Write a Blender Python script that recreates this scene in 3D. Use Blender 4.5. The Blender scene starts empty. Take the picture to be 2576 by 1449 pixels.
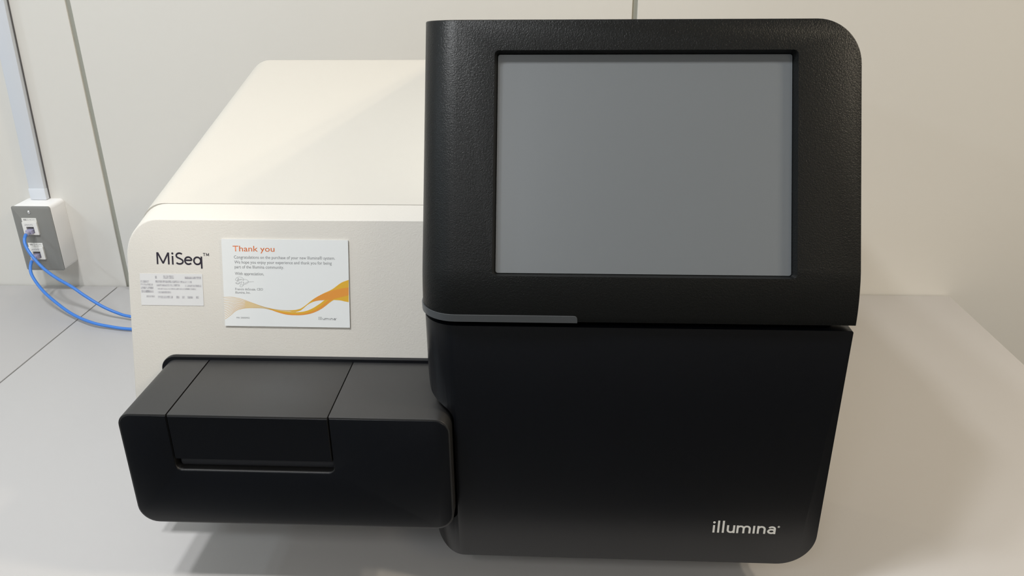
import bpy, bmesh, math
from mathutils import Vector, Matrix

S = bpy.context.scene
C = S.collection
PI = math.pi

# ------------------------------------------------------------------ camera
# axes: X right along the wall, Y towards the wall, Z up; table top is z = 0
H = 0.62
def camera():
    pitch, yaw, roll = math.radians(23.688), math.radians(-2.899), math.radians(-0.5154)
    cx, sx = math.cos(pitch), math.sin(pitch)
    cy, sy = math.cos(yaw), math.sin(yaw)
    cz, sz = math.cos(roll), math.sin(roll)
    P = Matrix(((1, 0, 0), (0, -sx, -cx), (0, cx, -sx)))
    Yw = Matrix(((cy, -sy, 0), (sy, cy, 0), (0, 0, 1)))
    Rl = Matrix(((cz, -sz, 0), (sz, cz, 0), (0, 0, 1)))
    R = Rl @ P @ Yw                       # world -> camera (x right, y down, z forward)
    cd = bpy.data.cameras.new('camera')
    cd.sensor_width = 36.0
    cd.lens = 2042.6 / 2576 * 36.0
    cd.clip_start = 0.01
    co = bpy.data.objects.new('camera', cd)
    C.objects.link(co)
    m = Matrix((R[0], -R[1], -R[2])).transposed().to_4x4()
    m.translation = Vector((0, 0, H))
    co.matrix_world = m
    S.camera = co
camera()

# ------------------------------------------------------------------ light
S.view_settings.view_transform = 'Standard'
S.view_settings.look = 'None'
S.view_settings.gamma = 1.0
S.view_settings.exposure = 0.0
S.view_settings.use_curve_mapping = False
w = bpy.data.worlds.new('world')
S.world = w
w.use_nodes = True
w.node_tree.nodes['Background'].inputs[0].default_value = (0.95, 0.97, 1.0, 1)
w.node_tree.nodes['Background'].inputs[1].default_value = 0.02

CEIL = 1.98
def lamp(x, y, sx, sy, power, col):       # one ceiling lamp or added fill light, facing straight down
    l = bpy.data.lights.new('lamp_or_fill', 'AREA')
    l.shape = 'RECTANGLE'
    l.size = sx
    l.size_y = sy
    l.energy = power
    l.color = col
    o = bpy.data.objects.new('lamp_or_fill', l)
    C.objects.link(o)
    o.location = (x, y, CEIL - 0.06)
COOL = (0.97, 0.985, 1.0)
COLD = (0.78, 0.91, 1.0)
WARM = (1.0, 0.86, 0.66)
# compact lamps above the table; far-left COLD pair is added to brighten the wall
for x, p, c in ((-0.57, 15, COOL), (-0.88, 15, COOL), (1.61, 16, WARM), (1.95, 16, WARM), (-2.75, 7, COLD), (-2.45, 7, COLD)):
    lamp(x, 0.27, 0.12, 0.20, p, c)
# unseen fill strips added behind the camera to brighten the front face and wall
for x, p, c in ((-0.72, 19, COOL), (1.78, 13.5, WARM), (-2.6, 16, COLD)):
    lamp(x, -1.50, 0.15, 1.2, p, c)

# ------------------------------------------------------------------ materials
def material(name, col, rough=0.5, bump=0.0, scale=300.0, spec=0.5, metal=0.0, var=0.0, dist=0.0004, coat=0.0):
    m = bpy.data.materials.new(name)
    m.use_nodes = True
    nt = m.node_tree
    b = nt.nodes['Principled BSDF']
    b.inputs['Base Color'].default_value = (*col, 1)
    b.inputs['Roughness'].default_value = rough
    b.inputs['Specular IOR Level'].default_value = spec
    b.inputs['Metallic'].default_value = metal
    b.inputs['Coat Weight'].default_value = coat
    tc = nt.nodes.new('ShaderNodeTexCoord')
    if bump > 0:
        n = nt.nodes.new('ShaderNodeTexNoise')
        n.inputs['Scale'].default_value = scale
        n.inputs['Detail'].default_value = 2.0
        n.inputs['Distortion'].default_value = 0.6
        nt.links.new(tc.outputs['Object'], n.inputs['Vector'])
        bp = nt.nodes.new('ShaderNodeBump')
        bp.inputs['Strength'].default_value = bump
        bp.inputs['Distance'].default_value = dist
        nt.links.new(n.outputs['Fac'], bp.inputs['Height'])
        nt.links.new(bp.outputs['Normal'], b.inputs['Normal'])
    if var > 0:
        n2 = nt.nodes.new('ShaderNodeTexNoise')
        n2.inputs['Scale'].default_value = 6.0
        n2.inputs['Detail'].default_value = 4.0
        nt.links.new(tc.outputs['Object'], n2.inputs['Vector'])
        mr = nt.nodes.new('ShaderNodeMapRange')
        mr.inputs['To Min'].default_value = 1 - var
        mr.inputs['To Max'].default_value = 1 + var
        nt.links.new(n2.outputs['Fac'], mr.inputs['Value'])
        mx = nt.nodes.new('ShaderNodeVectorMath')
        mx.operation = 'SCALE'
        mx.inputs[0].default_value = col
        nt.links.new(mr.outputs['Result'], mx.inputs['Scale'])
        nt.links.new(mx.outputs['Vector'], b.inputs['Base Color'])
    return m

M = {}
M['wall'] = material('wall_panel_paint', (0.71, 0.69, 0.645), 0.45, 0.05, 900, var=0.01)
M['joint'] = material('joint_sealant', (0.36, 0.36, 0.31), 0.6)
M['room'] = material('room_paint', (0.60, 0.59, 0.57), 0.6)
M['far'] = material('far_wall_paint', (0.22, 0.22, 0.22), 0.7)
M['ceiling'] = material('ceiling_board', (0.75, 0.75, 0.73), 0.7)
M['floor'] = material('floor_vinyl', (0.08, 0.08, 0.08), 0.4, var=0.05)
M['table'] = material('table_laminate', (0.475, 0.462, 0.455), 0.42, 0.06, 1500, var=0.015)
M['steel'] = material('table_leg_paint', (0.55, 0.55, 0.56), 0.35)
M['white'] = material('white_textured_plastic', (0.68, 0.645, 0.585), 0.5, 0.30, 620, dist=0.0005)
M['white_smooth'] = material('white_smooth_plastic', (0.62, 0.587, 0.525), 0.5, 0.1, 900)
M['black'] = material('black_grained_plastic', (0.006, 0.0065, 0.0065), 0.36, 0.5, 800, spec=0.22, dist=0.0006)
M['black_fine'] = material('black_satin_plastic', (0.0020, 0.0026, 0.0045), 0.30, 0.12, 1300, spec=0.45, dist=0.0003)
M['black_top'] = material('black_plastic_lit_top', (0.012, 0.0115, 0.0115), 0.42, 0.12, 1300, spec=1.0, dist=0.0003)  # lighter, shinier copy of the black plastic: the lit box top put into colour
M['seam_shade'] = material('grey_seam_shade', (0.20, 0.195, 0.18), 0.7)  # stands in for the shade inside the lid seam
M['grip'] = material('dark_grip_plastic', (0.022, 0.023, 0.028), 0.5, 0.3, 1000, dist=0.0003)
M['black_deep'] = material('black_cavity_plastic', (0.006, 0.006, 0.007), 0.7)
M['grey_bar'] = material('grey_translucent_plastic', (0.075, 0.08, 0.085), 0.35)
M['screen'] = material('matte_touch_glass', (0.148, 0.160, 0.170), 0.32, spec=0.6)
M['ink_black'] = material('dark_print', (0.020, 0.014, 0.026), 0.5)
M['ink_white'] = material('white_print', (0.83, 0.81, 0.76), 0.5)
M['card'] = material('card_stock', (0.80, 0.81, 0.80), 0.5)
M['orange'] = material('orange_ink', (0.68, 0.17, 0.045), 0.5)
M['grey_ink'] = material('grey_ink', (0.20, 0.20, 0.21), 0.5)
M['box_white'] = material('outlet_box_plastic', (0.85, 0.84, 0.83), 0.4)
M['plate'] = material('grey_plate_metal', (0.235, 0.235, 0.222), 0.45)
M['conduit'] = material('conduit_plastic', (0.70, 0.73, 0.78), 0.4)
M['module'] = material('module_plastic', (0.82, 0.81, 0.78), 0.4)
M['socket'] = material('socket_cavity', (0.10, 0.095, 0.10), 0.5)
M['plug'] = material('clear_plug', (0.36, 0.35, 0.50), 0.2, spec=0.7)
M['chrome'] = material('screw_metal', (0.75, 0.75, 0.75), 0.2, metal=1.0)
M['cable'] = material('blue_cable_jacket', (0.05, 0.21, 0.66), 0.38)
M['sticker'] = material('sticker_paper', (0.72, 0.715, 0.71), 0.5)
M['sticker_ink'] = material('sticker_ink', (0.40, 0.38, 0.40), 0.5)
M['rubber'] = material('black_rubber', (0.02, 0.02, 0.02), 0.8)
M['tan'] = material('tan_ink', (0.66, 0.42, 0.14), 0.5)
M['gold'] = material('gold_ink', (0.74, 0.42, 0.035), 0.5)
M['amber'] = material('amber_ink', (0.76, 0.30, 0.045), 0.5)
M['pale_gold'] = material('pale_gold_ink', (0.72, 0.55, 0.30), 0.5)

# ------------------------------------------------------------------ helpers
def link(name, mesh, m, parent=None, smooth=None):
    if m is not None:
        mesh.materials.clear()
        mesh.materials.append(m)
    if smooth is not None:
        mesh.polygons.foreach_set('use_smooth', [True] * len(mesh.polygons))
        mesh.set_sharp_from_angle(angle=math.radians(smooth))
    o = bpy.data.objects.new(name, mesh)
    C.objects.link(o)
    if parent is not None:
        o.parent = parent
        o.matrix_parent_inverse = world_of(parent).inverted()
    return o
def world_of(o):
    m = Matrix.Translation(o.location)
    if o.parent is not None:
        m = world_of(o.parent) @ o.matrix_parent_inverse @ m
    return m
def obj(name, bm, m, parent=None, smooth=35):
    bmesh.ops.recalc_face_normals(bm, faces=bm.faces)
    me = bpy.data.meshes.new(name)
    bm.to_mesh(me)
    bm.free()
    return link(name, me, m, parent, smooth)
def thing(name, loc, label, cat, group=None):
    o = bpy.data.objects.new(name, None)
    o.empty_display_size = 0.05
    C.objects.link(o)
    o.location = loc
    o['label'] = label
    o['category'] = cat
    if group:
        o['group'] = group
    return o
def structure(o):
    o['kind'] = 'structure'
    return o

def box(bm, x0, x1, y0, y1, z0, z1):
    v = [bm.verts.new((x, y, z)) for z in (z0, z1) for y in (y0, y1) for x in (x0, x1)]
    for f in ((0, 2, 3, 1), (4, 5, 7, 6), (0, 1, 5, 4), (2, 6, 7, 3), (0, 4, 6, 2), (1, 3, 7, 5)):
        bm.faces.new([v[i] for i in f])
    return v
def bevel_sharp(bm, width, seg=2, angle=50, test=None):
    bm.normal_update()
    es = [e for e in bm.edges if len(e.link_faces) == 2 and e.calc_face_angle(0) > math.radians(angle)
          and (test is None or test(e))]
    if es:
        bmesh.ops.bevel(bm, geom=es, offset=width, segments=seg, profile=0.5, affect='EDGES', clamp_overlap=True)
def box_obj(name, x0, x1, y0, y1, z0, z1, m, parent=None, bev=0.0, seg=2):
    bm = bmesh.new()
    box(bm, x0, x1, y0, y1, z0, z1)
    bmesh.ops.recalc_face_normals(bm, faces=bm.faces)
    if bev:
        bevel_sharp(bm, bev, seg)
    return obj(name, bm, m, parent)
def round_poly(pts, n=6):
    """pts: (x, z, r) -> list of (x, z) with every corner rounded by r"""
    out = []
    k = len(pts)
    for i in range(k):
        p = Vector(pts[i][:2])
        r = pts[i][2]
        if r <= 0:
            out.append((p.x, p.y))
            continue
        a = (Vector(pts[i - 1][:2]) - p).normalized()
        b = (Vector(pts[(i + 1) % k][:2]) - p).normalized()
        ang = a.angle(b)
        t = r / math.tan(ang / 2)
        c = p + (a + b).normalized() * (r / math.sin(ang / 2))
        p0, p1 = p + a * t, p + b * t
        a0 = math.atan2(p0.y - c.y, p0.x - c.x)
        a1 = math.atan2(p1.y - c.y, p1.x - c.x)
        d = a1 - a0
        while d > PI: d -= 2 * PI
        while d < -PI: d += 2 * PI
        for j in range(n + 1):
            q = a0 + d * j / n
            out.append((c.x + r * math.cos(q), c.y + r * math.sin(q)))
    return out
def prism_y(bm, poly, y0, y1):
    """extrude an (x, z) outline along y"""
    a = [bm.verts.new((x, y0, z)) for x, z in poly]
    b = [bm.verts.new((x, y1, z)) for x, z in poly]
    k = len(poly)
    bm.faces.new(a)
    bm.faces.new(b[::-1])
    for i in range(k):
        bm.faces.new((a[i], b[i], b[(i + 1) % k], a[(i + 1) % k]))
    return bm
def prism_x(bm, poly, x0, x1):
    """extrude a (y, z) profile along x"""
    a = [bm.verts.new((x0, y, z)) for y, z in poly]
    b = [bm.verts.new((x1, y, z)) for y, z in poly]
    k = len(poly)
    bm.faces.new(a)
    bm.faces.new(b[::-1])
    for i in range(k):
        bm.faces.new((a[i], b[i], b[(i + 1) % k], a[(i + 1) % k]))
    bmesh.ops.recalc_face_normals(bm, faces=bm.faces)
    return bm
def lathe(bm, centre, axis, prof, seg=16):
    """prof: (radius, height along axis)"""
    axis = Vector(axis).normalized()
    u = axis.orthogonal().normalized()
    v = axis.cross(u)
    rings = []
    for r, h in prof:
        rings.append([bm.verts.new(Vector(centre) + axis * h + (u * math.cos(2 * PI * i / seg) + v * math.sin(2 * PI * i / seg)) * r)
                      for i in range(seg)])
    for a, b in zip(rings, rings[1:]):
        for i in range(seg):
            bm.faces.new((a[i], a[(i + 1) % seg], b[(i + 1) % seg], b[i]))
    bm.faces.new(rings[0])
    bm.faces.new(rings[-1])
def spline(pts, n=10):
    P = [Vector(p) for p in pts]
    P = [P[0] * 2 - P[1]] + P + [P[-1] * 2 - P[-2]]
    out = []
    for i in range(1, len(P) - 2):
        for j in range(n):
            t = j / n
            a, b, c, d = P[i - 1:i + 3]
            out.append(0.5 * ((2 * b) + (c - a) * t + (2 * a - 5 * b + 4 * c - d) * t * t + (3 * b - a - 3 * c + d) * t ** 3))
    out.append(P[-2])
    return out
def sweep(bm, pts, r, seg=10):
    rings = []
    up = Vector((0, 0, 1))
    n = len(pts)
    for i, p in enumerate(pts):
        t = (pts[min(i + 1, n - 1)] - pts[max(i - 1, 0)]).normalized()
        a = t.cross(up)
        if a.length < 1e-3:
            a = t.cross(Vector((1, 0, 0)))
        a.normalize()
        b = a.cross(t)
        rings.append([bm.verts.new(p + (a * math.cos(2 * PI * k / seg) + b * math.sin(2 * PI * k / seg)) * r) for k in range(seg)])
    for a, b in zip(rings, rings[1:]):
        for k in range(seg):
            bm.faces.new((a[k], a[(k + 1) % seg], b[(k + 1) % seg], b[k]))
    bm.faces.new(rings[0])
    bm.faces.new(rings[-1])
class Frame:
    """a flat frame: origin, right, up, outward normal"""
    def __init__(self, o, r, u):
        self.o, self.r, self.u = Vector(o), Vector(r).normalized(), Vector(u).normalized()
        self.n = self.r.cross(self.u)
    def at(self, x, y, h=0.0):
        return self.o + self.r * x + self.u * y + self.n * h
def ribbon(bm, fr, pts, w, h0, h1, closed=False):
    """flat stroke of width w through 2D pts, raised from h0 to h1 over the frame"""
    P = [Vector(p) for p in pts]
    n = len(P)
    L, R = [], []
    for i in range(n):
        if closed:
            a, b = P[i - 1], P[(i + 1) % n]
        else:
            a, b = P[max(i - 1, 0)], P[min(i + 1, n - 1)]
        d1 = (P[i] - a)
        d2 = (b - P[i])
        if d1.length < 1e-9: d1 = d2
        if d2.length < 1e-9: d2 = d1
        d1, d2 = d1.normalized(), d2.normalized()
        t = (d1 + d2)
        t = t.normalized() if t.length > 1e-6 else d1
        nn = Vector((-t.y, t.x))
        k = min(1 / max(nn.dot(Vector((-d1.y, d1.x))), 0.35), 2.5)
        L.append(P[i] + nn * (w / 2 * k))
        R.append(P[i] - nn * (w / 2 * k))
    band(bm, fr, L, R, h0, h1, closed)
def band(bm, fr, L, R, h0, h1, closed=False):
    n = len(L)
    if h0 is None:                                   # flat print: no side walls
        vt = [(bm.verts.new(fr.at(l[0], l[1], h1)), bm.verts.new(fr.at(r[0], r[1], h1))) for l, r in zip(L, R)]
        for i in range(n if closed else n - 1):
            a, b = vt[i], vt[(i + 1) % n]
            bm.faces.new((a[0], a[1], b[1], b[0]))
        return
    vt = [(bm.verts.new(fr.at(l[0], l[1], h1)), bm.verts.new(fr.at(r[0], r[1], h1)),
           bm.verts.new(fr.at(l[0], l[1], h0)), bm.verts.new(fr.at(r[0], r[1], h0))) for l, r in zip(L, R)]
    for i in range(n if closed else n - 1):
        a, b = vt[i], vt[(i + 1) % n]
        bm.faces.new((a[0], b[0], b[1], a[1]))
        bm.faces.new((a[0], a[2], b[2], b[0]))
        bm.faces.new((a[1], b[1], b[3], a[3]))
def arc(cx, cy, rx, ry, a0, a1, n=10):
    return [(cx + rx * math.cos(math.radians(a0 + (a1 - a0) * i / n)), cy + ry * math.sin(math.radians(a0 + (a1 - a0) * i / n)))
            for i in range(n + 1)]
def disc(bm, fr, cx, cy, r, h, n=14):
    bm.faces.new([bm.verts.new(fr.at(cx + r * math.cos(2 * PI * i / n), cy + r * math.sin(2 * PI * i / n), h)) for i in range(n)])
def sub(fr, x, y):
    return Frame(fr.at(x, y), fr.r, fr.u)
def text_part(name, s, fr, x0, y0, width, height, m, parent, ref=None, lift=0.00005, bold=0.0):
    """print a line of text: left x0, baseline y0, fitted to width; height = height of ref (default cap H)"""
    def mk(t):
        cu = bpy.data.curves.new(name, 'FONT')
        cu.body = t
        cu.size = 1.0
        cu.resolution_u = 3
        cu.offset = bold
        o = bpy.data.objects.new(name, cu)
        C.objects.link(o)
        me = bpy.data.meshes.new_from_object(o.evaluated_get(bpy.context.evaluated_depsgraph_get()))
        bpy.data.objects.remove(o)
        bpy.data.curves.remove(cu)
        return me
    me = mk(s)
    xs = [v.co.x for v in me.vertices]
    rm = mk(ref or 'H')
    ry = [v.co.y for v in rm.vertices]
    hh = max(ry) - min(0.0, min(ry)) if ref is None else max(ry)
    bpy.data.meshes.remove(rm)
    sx = width / (max(xs) - min(xs))
    sy = height / hh
    xm = min(xs)
    for v in me.vertices:
        v.co = fr.at(x0 + (v.co.x - xm) * sx, y0 + v.co.y * sy, lift)
    return link(name, me, m, parent)
def baked(o):
    """apply the modifiers of o"""
    me = bpy.data.meshes.new_from_object(o.evaluated_get(bpy.context.evaluated_depsgraph_get()))
    return me

# ------------------------------------------------------------------ room shell
WALL = 1.40
FLOOR = -0.72
fl = structure(box_obj('floor', -3.1, 3.1, -2.7, WALL + 0.1, FLOOR - 0.1, FLOOR, M['floor']))
ce = structure(box_obj('ceiling', -3.1, 3.1, -2.7, WALL + 0.1, CEIL, CEIL + 0.1, M['ceiling']))
structure(box_obj('wall_left', -3.1, -3.0, -2.6, WALL, FLOOR, CEIL, M['room']))
structure(box_obj('wall_right', 3.0, 3.1, -2.6, WALL, FLOOR, CEIL, M['room']))
structure(box_obj('wall_front', -3.1, 3.1, -2.7, -2.6, FLOOR, CEIL, M['far']))
wb = structure(box_obj('wall_back', -3.1, 3.1, WALL + 0.012, WALL + 0.1, FLOOR, CEIL, M['room']))
joints = [-3.0, -1.7535, -0.8115, 0.1335, 1.0785, 2.0235, 3.0]
JW = 0.0085
for a, b in zip(joints, joints[1:]):
    box_obj('wall_panel', a + JW / 2, b - JW / 2, WALL, WALL + 0.012, FLOOR, CEIL, M['wall'], wb, 0.0008, 1)
for x in joints[1:-1]:
    box_obj('joint_strip', x - JW / 2, x + JW / 2, WALL + 0.004, WALL + 0.012, FLOOR, CEIL, M['joint'], wb)

# ------------------------------------------------------------------ tables
def table(x0, x1, label):
    t = thing('work_table', ((x0 + x1) / 2, 0.99, FLOOR), label, 'table', None)
    y0, y1 = 0.585, WALL - 0.002
    bm = bmesh.new()
    prism = round_poly([(x0, y0, 0.012), (x1, y0, 0.012), (x1, y1, 0.004), (x0, y1, 0.004)], 4)
    a = [bm.verts.new((x, y, -0.028)) for x, y in prism]
    b = [bm.verts.new((x, y, 0)) for x, y in prism]
    bm.faces.new(a)
    bm.faces.new(b)
    k = len(a)
    for i in range(k):
        bm.faces.new((a[i], a[(i + 1) % k], b[(i + 1) % k], b[i]))
    bmesh.ops.recalc_face_normals(bm, faces=bm.faces)
    bevel_sharp(bm, 0.0012, 2, 60)
    obj('table_top', bm, M['table'], t)
    box_obj('apron', x0 + 0.05, x1 - 0.05, y0 + 0.045, y0 + 0.065, -0.09, -0.028, M['steel'], t)
    box_obj('apron', x0 + 0.05, x1 - 0.05, y1 - 0.065, y1 - 0.045, -0.09, -0.028, M['steel'], t)
    for x in (x0 + 0.03, x1 - 0.07):
        for y in (y0 + 0.03, y1 - 0.07):
            box_obj('leg', x, x + 0.04, y, y + 0.04, FLOOR, -0.028, M['steel'], t, 0.003)
table(-0.8305, 0.7347, 'long pale grey laminate table that carries the big black and white instrument')
table(-2.30, -0.8327, 'second grey table butted against the left end of the long table, under the wall outlet')

# ------------------------------------------------------------------ the instrument
inst = thing('laboratory_instrument', (-0.09, 0.95, 0),
             'large white and black benchtop laboratory instrument with a grey touch screen', 'instrument')

XL, XR = -0.441, 0.264
XH = -0.1155                                        # left side of the black screen housing
wf = lambda z: 0.7695 + 0.282 * (z - 0.3153)         # white front face: y at height z
lidz = lambda y: 0.351 + 0.243 * (y - 0.78)          # top of the white body
SEAM = 0.8086

def white_body(name, y_front, prof, x0, x1, m, r, front):
    bm = bmesh.new()
    prism_x(bm, prof, x0, x1)
    bm.normal_update()
    # the long upper left edge is generously rounded
    es = []
    for e in bm.edges:
        a, b = e.verts
        if abs(a.co.x - x0) < 1e-6 and abs(b.co.x - x0) < 1e-6 and min(a.co.z, b.co.z) > 0.3:
            ya, yb = sorted((a.co.y, b.co.y))
            if yb - ya > 0.015:
                es.append(e)
    bmesh.ops.bevel(bm, geom=es, offset=r, segments=10, profile=0.5, affect='EDGES')
    if front:
        bmesh.ops.recalc_face_normals(bm, faces=bm.faces)
        bevel_sharp(bm, 0.0016, 3, 40, lambda e: all(v.co.y < wf(v.co.z) + 1e-4 for v in e.verts))
    return obj(name, bm, m, inst, 40)
z0 = 0.062
ztop = 0.3509
yt = wf(ztop)
white_body('front_cowl', 0, [(wf(z0), z0), (yt, ztop), (SEAM, lidz(SEAM) + 0.0002), (SEAM, z0)], XL, XH - 0.0015, M['white'], 0.034, True)
bk = 1.219
bm = bmesh.new()
ya = SEAM + 0.0019
prism_x(bm, [(ya, z0), (ya, lidz(ya) - 0.0002), (bk, lidz(bk)), (bk, z0)], XL + 0.0005, XR - 0.002)
es = []
for e in bm.edges:
    a, b = e.verts
    left = all(abs(v.co.x - XL - 0.0005) < 1e-6 for v in e.verts)
    if left and min(a.co.z, b.co.z) > 0.3: es.append(e)            # upper left
    elif left and min(a.co.y, b.co.y) > bk - 0.001: es.append(e)   # rear left
    elif min(a.co.y, b.co.y) > bk - 0.001 and min(a.co.z, b.co.z) > 0.3: es.append(e)   # rear top
bmesh.ops.bevel(bm, geom=es, offset=0.029, segments=10, profile=0.5, affect='EDGES')
obj('rear_body', bm, M['white_smooth'], inst, 40)
bm = bmesh.new()
box(bm, -0.402, XH - 0.002, SEAM - 0.002, SEAM + 0.003, 0.330, lidz(SEAM) - 0.0007)  # grey strip set into the seam gap as painted shade
obj('seam_shade_strip', bm, M['seam_shade'], inst)
# white wedge that falls away behind the screen housing
topz = lambda y: 0.5500 - 0.146 * (y - 0.7402)
bm = bmesh.new()
prism_x(bm, [(0.812, 0.34), (0.812, topz(0.812) - 0.001), (1.17, topz(1.17)), (1.184, topz(1.17) - 0.014), (1.184, 0.34)], XH, XR - 0.002)
bevel_sharp(bm, 0.03, 6, 50, lambda e: all(v.co.z > 0.45 and v.co.x > 0.1 for v in e.verts) and abs(e.verts[0].co.y - e.verts[1].co.y) > 0.1)
obj('rear_cover', bm, M['white_smooth'], inst)
# dark core that closes the gaps behind the doors
box_obj('inner_frame', XH + 0.012, XR - 0.012, 0.664, 0.8070, 0.05, 0.3055, M['black_deep'], inst)
box_obj('base_pan', XL + 0.03, XR - 0.02, 0.74, 1.19, 0.03, z0 + 0.001, M['black_deep'], inst, 0.003)
for x in (-0.38, 0.20):
    for y in (0.80, 1.15):
        bm = bmesh.new()
        lathe(bm, (x, y, 0), (0, 0, 1), [(0.018, 0), (0.02, 0.003), (0.02, 0.031)], 20)
        obj('foot', bm, M['rubber'], inst)

# --- screen housing
FY = lambda z: 0.7254 + 0.4635 * (z - 0.5177)        # sloping face
prof = [(0.8075, 0.3066), (0.8075, topz(0.8075)), (FY(0.5497), 0.5500), (FY(0.353), 0.353),
        (0.6463, 0.3455), (0.6440, 0.3370), (0.6421, 0.3285), (0.6408, 0.3200), (0.6401, 0.3125), (0.6399, 0.3066)]
bm = bmesh.new()
prism_x(bm, prof, XH, XR)
es = [e for e in bm.edges if all(abs(v.co.x - XR) < 1e-6 and v.co.z > 0.53 for v in e.verts) and abs(e.verts[0].co.y - e.verts[1].co.y) > 0.03]
bmesh.ops.bevel(bm, geom=es, offset=0.037, segments=14, profile=0.5, affect='EDGES')
es = [e for e in bm.edges if all(abs(v.co.x - XH) < 1e-6 and v.co.y < 0.79 for v in e.verts) and len(e.link_faces) == 2]
bmesh.ops.bevel(bm, geom=es, offset=0.033, segments=12, profile=0.5, affect='EDGES')
bmesh.ops.recalc_face_normals(bm, faces=bm.faces)
bevel_sharp(bm, 0.0011, 2, 40, lambda e: all(v.co.y < 0.80 for v in e.verts))
tmp = obj('tmp_housing', bm, M['black'], None)
face = Frame((0, FY(0.5177), 0.5177), (1, 0, 0), (0, 0.4635, 1))
DEP = 0.009
def rrect(x0, x1, y0, y1, r):
    return round_poly([(x0, y0, r), (x1, y0, r), (x1, y1, r), (x0, y1, r)], 4)
bm = bmesh.new()
outer = rrect(-0.0502, 0.2106, -0.1880, 0.0088, 0.004)
inner = rrect(-0.0478, 0.2078, -0.1850, 0.0075, 0.002)
ext = [(o[0] * 2 - i[0], o[1] * 2 - i[1]) for o, i in zip(outer, inner)]
rings = [[bm.verts.new(face.at(p[0], p[1], h)) for p in ring] for ring, h in ((inner, -DEP), (outer, 0), (ext, DEP))]
for a, b in zip(rings, rings[1:]):
    for i in range(len(a)):
        bm.faces.new((a[i], a[(i + 1) % len(a)], b[(i + 1) % len(a)], b[i]))
bm.faces.new(rings[0])
bm.faces.new(rings[-1])
cut = obj('tmp_cutter', bm, None, None)
md = tmp.modifiers.new('recess', 'BOOLEAN')
md.object = cut
md.operation = 'DIFFERENCE'
md.solver = 'EXACT'
me = baked(tmp)
bpy.data.objects.remove(tmp)
bpy.data.objects.remove(cut)
me.name = 'screen_housing'
housing = link('screen_housing', me, M['black'], inst, 35)
bm = bmesh.new()
ring = rrect(-0.0476, 0.2076, -0.1848, 0.0073, 0.002)
a = [bm.verts.new(face.at(p[0], p[1], -DEP + 0.0002)) for p in ring]
b = [bm.verts.new(face.at(p[0], p[1], -DEP + 0.0010)) for p in ring]
bm.faces.new(a)
bm.faces.new(b)
for i in range(len(a)):
    bm.faces.new((a[i], a[(i + 1) % len(a)], b[(i + 1) % len(a)], b[i]))
scr = obj('touch_screen', bm, M['screen'], housing, 30)
scr['label'] = 'blank grey touch screen'

# --- status bar along the lower left edge of the housing
R0 = 0.033
path = [(XH, 0.76), (XH, 0.72)]
path += [(XH + R0 - R0 * math.cos(t * PI / 20), 0.6399 + R0 - R0 * math.sin(t * PI / 20)) for t in range(0, 11)]
path += [(-0.05, 0.6399), (0.0, 0.6399)] + [(0.0244 - 0.003 + 0.003 * math.sin(t * PI / 10), 0.6399) for t in range(0, 6)]
zt = [0.3128] * (len(path) - 5) + [0.3128 - 0.003 * (1 - math.cos(t * PI / 10)) for t in range(1, 6)]
bm = bmesh.new()
cols = []
for i, (x, y) in enumerate(path):
    a = Vector(path[max(i - 1, 0)])
    b = Vector(path[min(i + 1, len(path) - 1)])
    t = (b - a).normalized()
    n = Vector((t.y, -t.x))
    o, q = Vector((x, y)) + n * 0.0009, Vector((x, y)) - n * 0.002
    cols.append([bm.verts.new((o.x, o.y, 0.3064)), bm.verts.new((o.x, o.y, zt[i])), bm.verts.new((q.x, q.y, zt[i])), bm.verts.new((q.x, q.y, 0.3064))])
for a, b in zip(cols, cols[1:]):
    for k in range(4):
        bm.faces.new((a[k], a[(k + 1) % 4], b[(k + 1) % 4], b[k]))
bm.faces.new(cols[0])
bm.faces.new(cols[-1])
o = obj('status_bar', bm, M['grey_bar'], housing, 40)
o['label'] = 'slim grey light bar'

# --- curved-corner panel: outline in (x, z), left edge wraps back with radius R
def wrapped_panel(name, poly, yf, thick, xl, R, m, bev, parent):
    bm = bmesh.new()
    bm.faces.new([bm.verts.new((x, yf, z)) for x, z in poly])
    n = 12
    for i in range(1, n + 1):
        x = xl + R - R * math.cos(i / n * PI / 2)
        bmesh.ops.bisect_plane(bm, geom=bm.verts[:] + bm.edges[:] + bm.faces[:], plane_co=(x, 0, 0), plane_no=(1, 0, 0), dist=1e-6)
    bmesh.ops.remove_doubles(bm, verts=bm.verts, dist=1e-6)
    r = bmesh.ops.extrude_face_region(bm, geom=bm.faces[:])
    for v in r['geom']:
        if isinstance(v, bmesh.types.BMVert):
            v.co.y += thick
    for v in bm.verts:
        d = xl + R - v.co.x
        if d > 0:
            back = v.co.y > yf + thick / 2
            v.co.y += R - math.sqrt(max(R * R - min(d, R) ** 2, 0))
            if back:
                v.co.x += 0.0
    bmesh.ops.recalc_face_normals(bm, faces=bm.faces)
    if bev:
        bevel_sharp(bm, bev, 2, 55, lambda e: all(v.co.x > xl + 0.002 for v in e.verts))
    return obj(name, bm, m, parent, 35)

XD = -0.1146
door_poly = round_poly([(XD, 0.2998, 0), (XR + 0.0004, 0.2998, 0.002), (XR + 0.0004, 0.0393, 0.036), (XD, 0.0405, 0.030),
                        (XD, 0.0832, 0.0), (-0.0885, 0.0832, 0.011), (-0.0885, 0.2085, 0.016), (XD + 0.003, 0.2220, 0.012), (XD, 0.2450, 0.0)], 16)
door = wrapped_panel('lower_door', door_poly, 0.644, 0.018, XD, 0.033, M['black_fine'], 0.0009, inst)

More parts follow.
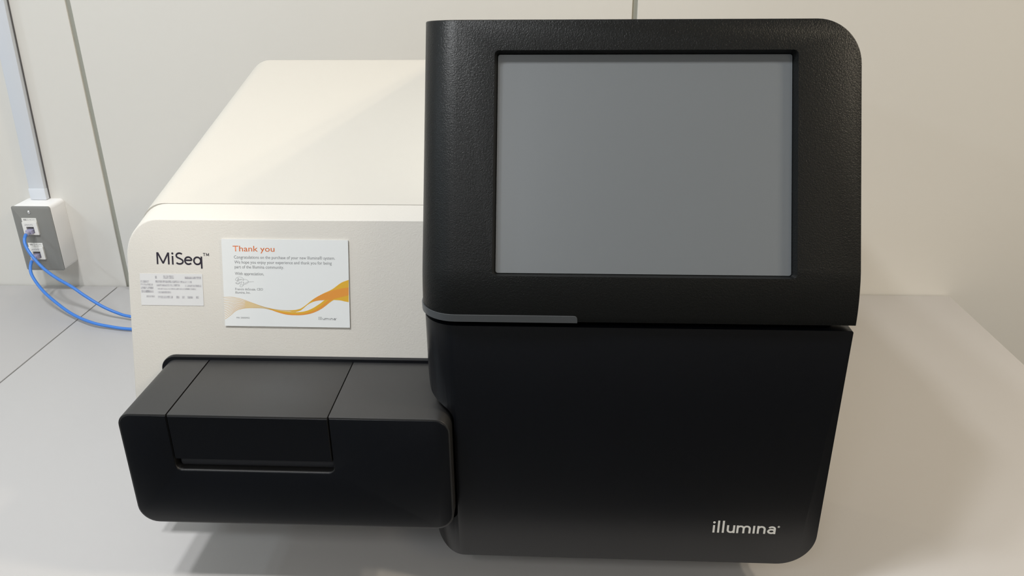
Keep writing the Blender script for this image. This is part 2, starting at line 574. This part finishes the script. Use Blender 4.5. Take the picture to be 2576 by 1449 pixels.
# --- small front compartment
BX0, BX1, BZ0, BZ1, BY = -0.4048, -0.0905, 0.0838, 0.2101, 0.630
NX0, NX1, NZ = -0.3572, -0.2032, 0.1477              # U-shaped opening for the flap
def u_outline(i, rtl, rtr, rbl, rbr, n0, n1, nz, rn):
    return round_poly([(BX0 + i, BZ1 - i, rtl), (n0, BZ1 - i, 0), (n0, nz, rn), (n1, nz, rn), (n1, BZ1 - i, 0),
                       (BX1 - i, BZ1 - i, rtr), (BX1 - i, BZ0 + i, rbr), (BX0 + i, BZ0 + i, rbl)], 8)
bm = bmesh.new()
prism_y(bm, u_outline(0, 0.013, 0.015, 0.019, 0.018, NX0, NX1, NZ, 0.006), BY + 0.0006, 0.744)
bmesh.ops.recalc_face_normals(bm, faces=bm.faces)
bevel_sharp(bm, 0.0010, 2, 50, lambda e: all(v.co.y < BY + 0.002 for v in e.verts))
comp = obj('front_compartment', bm, M['black_top'], inst, 35)
bm = bmesh.new()
prism_y(bm, u_outline(0.0017, 0.0115, 0.0135, 0.0175, 0.0165, NX0 - 0.0004, NX1 + 0.0004, NZ - 0.0006, 0.006), BY, BY + 0.004)
bmesh.ops.recalc_face_normals(bm, faces=bm.faces)
bevel_sharp(bm, 0.0007, 2, 50, lambda e: all(v.co.y < BY + 0.001 for v in e.verts))
obj('front_panel', bm, M['black_fine'], comp, 35)
# flap in the lit-top black, darker cover sheet on its front, rolled grip below
FX0, FX1 = NX0 + 0.0011, NX1 - 0.0009
bm = bmesh.new()
prism_x(bm, [(BY + 0.0002, BZ1 + 0.0001), (0.7435, BZ1 + 0.0001), (0.7435, 0.150), (0.652, 0.150), (0.652, 0.1610), (BY + 0.0002, 0.1610)], FX0, FX1)
bevel_sharp(bm, 0.0009, 2, 50, lambda e: all(v.co.y < BY + 0.002 for v in e.verts) or all(v.co.z > 0.2095 for v in e.verts))
flap = obj('loading_door', bm, M['black_top'], inst, 35)
box_obj('door_front', FX0 + 0.0004, FX1 - 0.0004, BY - 0.0004, BY + 0.001, 0.1612, BZ1 - 0.0017, M['black_fine'], flap, 0.0003, 1)
flap['label'] = 'hinged loading door wrapping over the top of the front box'
bm = bmesh.new()
lathe(bm, (NX0 + 0.0035, 0.6415, 0.1550), (1, 0, 0), [(0.006, 0), (0.0072, 0.0012), (0.0072, NX1 - NX0 - 0.0047), (0.006, NX1 - NX0 - 0.0039)], 28)
obj('grip_bar', bm, M['grip'], flap, 40)
# thin collar where the box meets the white face
bm = bmesh.new()
cp = round_poly([(-0.4098, 0.2136, 0.016), (XH - 0.001, 0.2136, 0), (XH - 0.001, 0.10, 0), (-0.4098, 0.10, 0.016)], 8)
prism_y(bm, cp, 0.7355, 0.755)
bmesh.ops.recalc_face_normals(bm, faces=bm.faces)
bevel_sharp(bm, 0.0010, 2, 50, lambda e: all(v.co.y < 0.74 for v in e.verts))
obj('collar', bm, M['black_fine'], inst, 35)

# --- stroke lettering ------------------------------------------------
def strokes(name, fr, scale, wd, lines, dots, m, parent, lift=0.00006, sy=1.0):
    bm = bmesh.new()
    for ln in lines:
        closed = ln[0] == 'c'
        lift += 0.000006
        pts = ln[1:] if closed else ln
        ribbon(bm, fr, [(x * scale, y * scale * sy) for x, y in pts], wd * scale, None, lift, closed)
    for x, y, r in dots:
        lift += 0.000006
        disc(bm, fr, x * scale, y * scale * sy, r * scale, lift)
    me = bpy.data.meshes.new(name)
    bm.to_mesh(me)
    bm.free()
    return link(name, me, m, parent)
whiteF = Frame((-0.4094, wf(0.3057), 0.3057), (1, -0.012 * 0.271, -0.012 * 0.962), (0, 0.282, 1))
w0 = 0.135
xh = 0.70
cw = 0.0129
mi = [
    [(0.075, 0), (0.075, 0.97)], [(0.105, 0.955), (0.545, 0.075)], [(0.525, 0.075), (0.985, 0.955)], [(1.0, 0.97), (1.0, 0)],
    [(1.33, 0), (1.33, xh)],
    arc(1.90, 0.735, 0.26, 0.20, 35, 90, 6) + arc(1.90, 0.735, 0.255, 0.20, 100, 230, 9) + [(1.93, 0.50)] + arc(1.90, 0.265, 0.275, 0.20, 60, -90, 10) + arc(1.88, 0.265, 0.28, 0.20, -100, -150, 5),
    [(2.34, 0.375), (2.90, 0.375)] , arc(2.62, 0.345, 0.285, 0.29, 6, 300, 22) + [(2.86, 0.12)],
    ['c'] + arc(3.36, 0.345, 0.285, 0.29, 0, 342, 19),
    [(3.70, xh), (3.70, -0.28)],
    [(3.86, 0.965), (4.06, 0.965)], [(3.96, 0.965), (3.96, 0.74)],
]
tm = [[(4.12, 0.74), (4.13, 0.985)], [(4.13, 0.97), (4.22, 0.78)], [(4.22, 0.78), (4.31, 0.97)], [(4.31, 0.985), (4.32, 0.74)],
      [(3.84, 0.965), (4.06, 0.965)], [(3.95, 0.965), (3.95, 0.74)]]
o = strokes('name_lettering', whiteF, cw, w0, mi[:-2], [(1.33, 0.90, 0.088)], M['ink_black'], inst)
o['label'] = 'dark MiSeq lettering'
strokes('trademark_lettering', whiteF, cw, 0.045, tm, [], M['ink_black'], inst)

def wordmark(name, fr, scale, wd, m, parent, lift=0.00006, sy=1.0):
    x = 0.64
    h = wd / 2 / sy
    def arch(x0, x1):
        r = (x1 - x0) / 2
        q = r * 0.95 / sy
        return [(x0, x - h - q)] + arc((x0 + x1) / 2, x - h - q, r, q, 180, 0, 12) + [(x1, 0)]
    ub = 0.24 / sy
    L = [
        [(0.10, 0), (0.10, 0.62)], [(0.50, 0), (0.50, 1.0)], [(0.91, 0), (0.91, 1.0)],
        [(1.31, x)] + arc(1.575, h + ub, 0.265, ub, 180, 360, 12), [(1.84, x), (1.84, 0)],
        [(2.15, 0), (2.15, x)], arch(2.15, 2.675), arch(2.675, 3.20),
        [(3.56, 0), (3.56, x)],
        [(3.92, 0), (3.92, x)], arch(3.92, 4.48),
        arc(5.09, 0.42, 0.26, x - h - 0.42, 155, 0, 10) + [(5.35, 0)],
        ['c'] + arc(5.075, h + 0.148, 0.275, 0.148, 0, 345, 18),
    ]
    bm_o = strokes(name, fr, scale, wd, L, [(0.10, 0.85, 0.115)], m, parent, lift, sy)
    ring = [['c'] + arc(5.66, 0.60, 0.085, 0.085 / sy, 0, 340, 14), [(5.63, 0.56), (5.63, 0.64)], arc(5.64, 0.62, 0.045, 0.022, 90, -90, 5), [(5.65, 0.60), (5.69, 0.56)]]
    strokes('registered_mark', fr, scale, 0.03, ring, [], m, parent, lift, sy)
    return bm_o
doorF = Frame((0.1626, 0.644, 0.0766), (1, 0, 0), (0, 0, 1))
o = wordmark('logo_lettering', doorF, 0.01125, 0.175, M['ink_white'], inst, sy=1.31)
o['label'] = 'white illumina lettering'

# --- asset sticker with washed-out print
st = Frame((-0.4281, wf(0.2640), 0.2640), (1, 0, 0), (0, 0.282, 1))
bm = bmesh.new()
SW, SH = 0.0667, 0.0335
a = [bm.verts.new(st.at(x, y, 0.0001)) for x, y in ((0, 0), (SW, 0), (SW, SH), (0, SH))]
b = [bm.verts.new(st.at(x, y, 0.0003)) for x, y in ((0, 0), (SW, 0), (SW, SH), (0, SH))]
bm.faces.new(a)
bm.faces.new(b)
for i in range(4):
    bm.faces.new((a[i], a[(i + 1) % 4], b[(i + 1) % 4], b[i]))
sticker = obj('asset_sticker', bm, M['sticker'], inst)
def sticker_print_material():
    m = material('washed_out_print', (0.8, 0.8, 0.81), 0.5)
    nt = m.node_tree
    bs = nt.nodes['Principled BSDF']
    tc = nt.nodes.new('ShaderNodeTexCoord')
    mp = nt.nodes.new('ShaderNodeMapping')
    mp.inputs['Scale'].default_value = (420, 420, 300)
    n = nt.nodes.new('ShaderNodeTexNoise')
    n.inputs['Scale'].default_value = 1.0
    n.inputs['Detail'].default_value = 1.0
    cr = nt.nodes.new('ShaderNodeValToRGB')
    cr.color_ramp.elements[0].position = 0.30
    cr.color_ramp.elements[0].color = (0.38, 0.37, 0.39, 1)
    cr.color_ramp.elements[1].position = 0.75
    cr.color_ramp.elements[1].color = (0.68, 0.67, 0.67, 1)
    nt.links.new(tc.outputs['Object'], mp.inputs['Vector'])
    nt.links.new(mp.outputs['Vector'], n.inputs['Vector'])
    nt.links.new(n.outputs['Fac'], cr.inputs['Fac'])
    nt.links.new(cr.outputs['Color'], bs.inputs['Base Color'])
    return m
mp_print = sticker_print_material()
bm = bmesh.new()
k = 0.0335 / 350.0
for x0, x1, y0, y1 in ((230, 250, 505, 535), (320, 440, 500, 535), (560, 740, 510, 535), (65, 160, 555, 580), (65, 200, 590, 612), (65, 205, 625, 650), (70, 205, 662, 690),
                       (120, 215, 722, 742), (232, 500, 555, 580), (510, 635, 558, 580), (240, 500, 595, 618), (560, 740, 600, 622), (250, 680, 638, 655), (250, 400, 675, 695),
                       (250, 415, 725, 750), (455, 490, 725, 750), (520, 550, 725, 750), (580, 640, 725, 750), (675, 705, 725, 750)):
    X0, X1 = (x0 - 60) * k * 1.0, (x1 - 60) * k * 1.0
    Y0, Y1 = SH - (y1 - 480) * k, SH - (y0 - 480) * k
    bm.faces.new([bm.verts.new(st.at(x, y, 0.00036)) for x, y in ((X0, Y0), (X1, Y0), (X1, Y1), (X0, Y1))])
me = bpy.data.meshes.new('faded_print')
bm.to_mesh(me)
bm.free()
link('faded_print', me, mp_print, sticker)

# ------------------------------------------------------------------ thank-you card
CW, CH = 0.1322, 0.0912
card_f = Frame((-0.3392, wf(0.2440), 0.2440), (1, -0.0005, -0.0019), (0, 0.282, 1))
card_f.o = card_f.o + card_f.n * 0.0004
card = thing('thank_you_card', card_f.o, 'white thank-you card with orange heading and golden wave stuck on the white front', 'card')
bm = bmesh.new()
a = [bm.verts.new(card_f.at(x, y, 0)) for x, y in ((0, 0), (CW, 0), (CW, CH), (0, CH))]
b = [bm.verts.new(card_f.at(x, y, 0.0010)) for x, y in ((0, 0), (CW, 0), (CW, CH), (0, CH))]
bm.faces.new(a)
bm.faces.new(b)
for i in range(4):
    bm.faces.new((a[i], a[(i + 1) % 4], b[(i + 1) % 4], b[i]))
obj('card_sheet', bm, M['card'], card)
cf = Frame(card_f.at(0, 0, 0.0010), card_f.r, card_f.u)
def cuv(X, Y):                                       # card drawing units -> metres on the card
    v = (Y - 95 - 0.012 * (X - 970)) / 972.0
    u = (X - (970 + 48 * v)) / (1407 - 25 * v)
    return (u * CW, (1 - v) * CH)
def cline(name, s, X0, Y0, X1, Hc, m, bold=0.0):
    a, b = cuv(X0, Y0), cuv(X1, Y0 + 0.012 * (X1 - X0))
    return text_part(name, s, cf, a[0], a[1], b[0] - a[0], Hc / 972.0 * CH, m, card, bold=bold)
h = cline('heading_lettering', 'Thank you', 1100, 231, 1565, 61, M['orange'], 0.006)
h['label'] = 'orange Thank you heading'
cline('message_lettering', 'Congratulations on the purchase of your new Illumina\u00ae system.', 1114, 312, 2234, 33, M['grey_ink'])
cline('message_lettering', 'We hope you enjoy your experience and thank you for being', 1118, 367, 2198, 33, M['grey_ink'])
cline('message_lettering', 'part of the Illumina community.', 1122, 420, 1668, 33, M['grey_ink'])
cline('message_lettering', 'With appreciation,', 1125, 495, 1447, 33, M['grey_ink'])
cline('signatory_lettering', 'Francis deSouza, CEO', 1131, 664, 1438, 25, M['grey_ink'])
cline('signatory_lettering', 'Illumina, Inc.', 1132, 702, 1298, 25, M['grey_ink'])
cline('number_lettering', 'MN 20000902', 1145, 983, 1290, 17, M['grey_ink'])
a, b = cuv(2055, 997), cuv(2250, 997)
wf2 = Frame(cf.at(a[0], a[1]), cf.r, cf.u)
wordmark('card_logo_lettering', wf2, (b[0] - a[0]) / 5.62, 0.12, M['grey_ink'], card, 0.00004)
bm = bmesh.new()
for sg in ([(1150, 548), (1165, 530), (1160, 556), (1150, 560), (1175, 545), (1200, 540)],
           [(1215, 565), (1222, 545), (1205, 525), (1175, 516), (1145, 526), (1130, 548), (1150, 558), (1200, 548), (1245, 545), (1272, 560), (1268, 585), (1235, 600), (1195, 606)],
           [(1130, 580), (1140, 592), (1160, 594), (1178, 575), (1150, 572), (1140, 585), (1165, 596), (1185, 580), (1200, 570), (1190, 600), (1180, 622), (1205, 625), (1222, 600), (1215, 575), (1235, 590), (1262, 575), (1300, 572), (1335, 570)]):
    p = [(q.x, q.y) for q in spline([(x, y, 0) for x, y in sg], 5)]
    ribbon(bm, cf, [cuv(x, y) for x, y in p], 0.00022, 0, 0.00004)
me = bpy.data.meshes.new('signature')
bm.to_mesh(me)
bm.free()
link('signature', me, M['grey_ink'], card)
def crv(pts, n):
    """resample a drawn curve to n points, evenly by its own parameter"""
    q = spline([(x, y, 0) for x, y in pts], 12)
    L = [0.0]
    for a, b in zip(q, q[1:]):
        L.append(L[-1] + (b - a).length)
    out = []
    j = 0
    for i in range(n):
        t = L[-1] * i / (n - 1)
        while j < len(L) - 2 and L[j + 1] < t:
            j += 1
        f = (t - L[j]) / max(L[j + 1] - L[j], 1e-9)
        p = q[j].lerp(q[j + 1], min(max(f, 0), 1))
        out.append((p.x, p.y))
    return out
def wave(name, top, bot, m, lift):
    bm = bmesh.new()
    n = 40
    lift *= 0.4
    band(bm, cf, [cuv(*p) for p in crv(top, n)], [cuv(*p) for p in crv(bot, n)], 0, lift)
    me = bpy.data.meshes.new(name)
    bm.to_mesh(me)
    bm.free()
    return link(name, me, m, card)
bm = bmesh.new()
topL = crv([(1000, 746), (1100, 745), (1200, 765), (1320, 808), (1440, 850), (1560, 878), (1680, 890), (1790, 888), (1860, 872)], 50)
botL = crv([(1016, 990), (1080, 945), (1150, 890), (1250, 866), (1350, 863), (1450, 868), (1560, 892), (1680, 912), (1800, 912)], 50)
NL = 13
for i in range(NL):
    f = i / (NL - 1)
    pts = [(a[0] + (b[0] - a[0]) * f, a[1] + (b[1] - a[1]) * f) for a, b in zip(topL, botL)]
    ribbon(bm, cf, [cuv(*p) for p in pts], 0.00042, 0, 0.00002)
me = bpy.data.meshes.new('wave_lines')
bm.to_mesh(me)
bm.free()
link('wave_lines', me, M['tan'], card)
wave('wave_band', [(1240, 790), (1330, 815), (1440, 853), (1560, 880), (1700, 893), (1800, 889), (1860, 872)],
     [(1240, 862), (1330, 860), (1440, 866), (1560, 888), (1700, 910), (1800, 908), (1860, 890)], M['pale_gold'], 0.00006)
wave('wave_band', [(1730, 892), (1830, 880), (1900, 840), (2000, 760), (2100, 703), (2200, 655), (2300, 582), (2385, 548)],
     [(1760, 908), (1850, 893), (1950, 815), (2050, 778), (2150, 772), (2280, 776), (2340, 788), (2386, 797)], M['gold'], 0.00008)
wave('wave_band', [(1500, 868), (1600, 890), (1700, 905), (1800, 912), (1900, 900), (1980, 870), (2060, 820), (2120, 775), (2200, 735)],
     [(1500, 872), (1600, 912), (1700, 938), (1800, 945), (1900, 940), (2000, 915), (2100, 862), (2200, 785), (2260, 755)], M['gold'], 0.00011)
wave('wave_band', [(1520, 878), (1600, 902), (1700, 922), (1800, 930), (1900, 922), (1990, 895), (2070, 850), (2130, 800), (2200, 750)],
     [(1520, 882), (1600, 912), (1700, 938), (1800, 945), (1900, 940), (2000, 915), (2100, 862), (2180, 790), (2240, 752)], M['amber'], 0.00014)
wave('wave_band', [(1980, 780), (2050, 730), (2110, 702), (2200, 668), (2300, 645), (2385, 632)],
     [(2000, 790), (2060, 778), (2120, 774), (2200, 765), (2300, 740), (2386, 718)], M['amber'], 0.00017)

# ------------------------------------------------------------------ wall outlet and conduit
PY = 1.352
ob = thing('wall_outlet', (-0.9355, WALL, 0.1125), 'white surface-mounted wall outlet box with grey plate and two network sockets', 'outlet')
px0, px1, pz0, pz1 = -0.9712, -0.8995, 0.0510, 0.1750
bm = bmesh.new()
prism_y(bm, rrect(px0 + 0.0008, px1 + 0.0004, pz0 - 0.0004, pz1 + 0.0008, 0.007), PY + 0.003, WALL - 0.0002)
bmesh.ops.recalc_face_normals(bm, faces=bm.faces)
bevel_sharp(bm, 0.002, 3, 50, lambda e: all(v.co.y < PY + 0.01 for v in e.verts))
obj('box_body', bm, M['box_white'], ob, 40)
bm = bmesh.new()
o1 = rrect(px0, px1, pz0, pz1, 0.0035)
o2 = rrect(px0 + 0.0035, px1 - 0.0035, pz0 + 0.0035, pz1 - 0.0035, 0.001)
r = [[bm.verts.new((x, PY + d, z)) for x, z in ring] for ring, d in ((o1, 0.003), (o1, 0.0015), (o2, 0))]
for a, b in zip(r, r[1:]):
    for i in range(len(a)):
        bm.faces.new((a[i], a[(i + 1) % len(a)], b[(i + 1) % len(a)], b[i]))
bm.faces.new(r[0])
bm.faces.new(r[-1])
pl = obj('face_plate', bm, M['plate'], ob, 30)
outF = Frame((0, PY, 0), (1, 0, 0), (0, 0, 1))
for sx, sz in ((-0.9388, 0.1644), (-0.9398, 0.0590)):
    bm = bmesh.new()
    lathe(bm, (sx, PY - 0.0001, sz), (0, -1, 0), [(0.003, 0), (0.003, 0.0006), (0.002, 0.0014), (0.0004, 0.0014)], 14)
    s = obj('screw', bm, M['chrome'], pl, 30)
for idx, dz in ((1, 0.0), (2, -0.0478)):
    zc = 0.1340 + dz
    x0, x1 = -0.9556, -0.9282
    bm = bmesh.new()
    z0_, z1_ = zc - 0.0120, zc + 0.0120
    jx0, jx1, jz0, jz1 = -0.9492, -0.9350, zc - 0.0092, zc + 0.0034
    # bezel with a square opening
    ring_o = [(x0, z0_), (x1, z0_), (x1, z1_), (x0, z1_)]
    ring_i = [(jx0, jz0), (jx1, jz0), (jx1, jz1), (jx0, jz1)]
    rr = [[bm.verts.new((x, y, z)) for x, z in ring] for ring, y in ((ring_o, PY), (ring_o, PY - 0.0030), (ring_i, PY - 0.0030), (ring_i, PY + 0.004))]
    for a, b in zip(rr, rr[1:]):
        for i in range(4):
            bm.faces.new((a[i], a[(i + 1) % 4], b[(i + 1) % 4], b[i]))
    mod = obj('socket_module', bm, M['module'], ob, 20)
    bm = bmesh.new()
    v = [bm.verts.new((x, PY + 0.002, z)) for x, z in ring_i]
    bm.faces.new(v)
    box(bm, jx0 + 0.003, jx1 - 0.003, PY - 0.001, PY + 0.002, jz1 - 0.0035, jz1 - 0.0005)
    obj('jack', bm, M['socket'], mod, 20)
    tp = text_part('socket_lettering', 'LAN/CAT6', Frame((0, PY - 0.0030, 0), (1, 0, 0), (0, 0, 1)), -0.9510, zc + 0.0058, 0.0150, 0.0028, M['grey_ink'], mod)
    lab = box_obj('label_strip', -0.9556, -0.9284, PY - 0.0006, PY + 0.0002, zc + 0.0124, zc + 0.0194, M['module'], ob)
    text_part('strip_lettering', '\u60c5\u5831\u30b3\u30f3\u30bb\u30f3\u30c8%d' % idx, Frame((0, PY - 0.0006, 0), (1, 0, 0), (0, 0, 1)), -0.9525, zc + 0.0146, 0.0215, 0.0026, M['ink_black'], lab)
cd = thing('conduit', (-0.936, WALL, CEIL), 'flat pale conduit running down the wall into the outlet box', 'conduit')
def skew(bm, slope, zref):
    for v in bm.verts:
        v.co.x += (v.co.z - zref) * slope
bm = bmesh.new()
box(bm, -0.9535, -0.9245, 1.3885, WALL - 0.0003, 0.188, CEIL - 0.001)
bmesh.ops.recalc_face_normals(bm, faces=bm.faces)
bevel_sharp(bm, 0.0015, 2, 50)
skew(bm, 0.033, 0.18)
obj('cover', bm, M['conduit'], cd, 30)
bm = bmesh.new()
box(bm, -0.9540, -0.9238, 1.3875, WALL - 0.0003, 0.1762, 0.1975)
bmesh.ops.recalc_face_normals(bm, faces=bm.faces)
bevel_sharp(bm, 0.0012, 2, 50)
obj('end_adapter', bm, M['conduit'], cd, 30)
bm = bmesh.new()
box(bm, -0.9242, -0.9234, 1.3970, WALL - 0.0003, 0.1765, CEIL - 0.001)  # thin dark strip that paints the shadow gap beside the conduit
skew(bm, 0.033, 0.18)
obj('shadow_strip', bm, M['socket'], cd, 30)

# ------------------------------------------------------------------ cables
def cable(pts, plug_at, label):
    t = thing('network_cable', plug_at, label, 'cable', None)
    bm = bmesh.new()
    sweep(bm, spline(pts, 8), 0.0027, 10)
    obj('cord', bm, M['cable'], t, 60)
    x, y, z = plug_at
    bm = bmesh.new()
    box(bm, x - 0.0056, x + 0.0056, y - 0.010, y + 0.004, z - 0.0040, z + 0.0040)
    bmesh.ops.recalc_face_normals(bm, faces=bm.faces)
    bevel_sharp(bm, 0.0008, 1, 50)
    obj('plug', bm, M['plug'], t, 30)
    bm = bmesh.new()
    p = [Vector(q) for q in pts[:2]]
    sweep(bm, [Vector((x, y - 0.009, z)), p[0].lerp(p[1], 0.2), p[0].lerp(p[1], 0.75)], 0.0037, 10)
    obj('boot', bm, M['plug'], t, 60)
def at(px, py, y=None, z=None):                      # point of the room seen along one measured direction
    m = S.camera.matrix_world
    d = m.to_3x3() @ Vector(((px - 1288) / 2042.6, -(py - 724.5) / 2042.6, -1))
    t = y / d.y if y is not None else (z - H) / d.z
    return Vector((0, 0, H)) + d * t
ZC = 0.0030
cable([(-0.943, 1.342, 0.1288), at(63.5, 594, y=1.322), at(62.5, 612, y=1.312), at(76, 638, y=1.303), at(106, 672, y=1.291), at(140, 698, y=1.281), at(180, 721, y=1.272),
       at(215, 745, y=1.264), at(260, 772, y=1.256), at(300, 789, z=0.012), at(329, 796.5, z=0.009), (-0.66, 1.232, 0.006), (-0.56, 1.240, ZC), (-0.45, 1.262, ZC), (-0.30, 1.280, ZC)],
      (-0.9428, 1.352, 0.1290), 'blue network cable from the upper socket, crossing over the other cable')
cable([(-0.943, 1.342, 0.0812), at(78, 662, y=1.326), at(78.5, 688, y=1.312), at(100, 722, y=1.296), at(130, 752, y=1.277), at(180, 789, y=1.250),
       at(230, 811, y=1.222), at(280, 822, z=0.006), at(329, 828, z=0.0045), (-0.64, 1.207, ZC), (-0.54, 1.218, ZC), (-0.45, 1.236, ZC), (-0.32, 1.250, ZC)],
      (-0.9428, 1.352, 0.0812), 'blue network cable from the lower socket, lying lowest on the table')
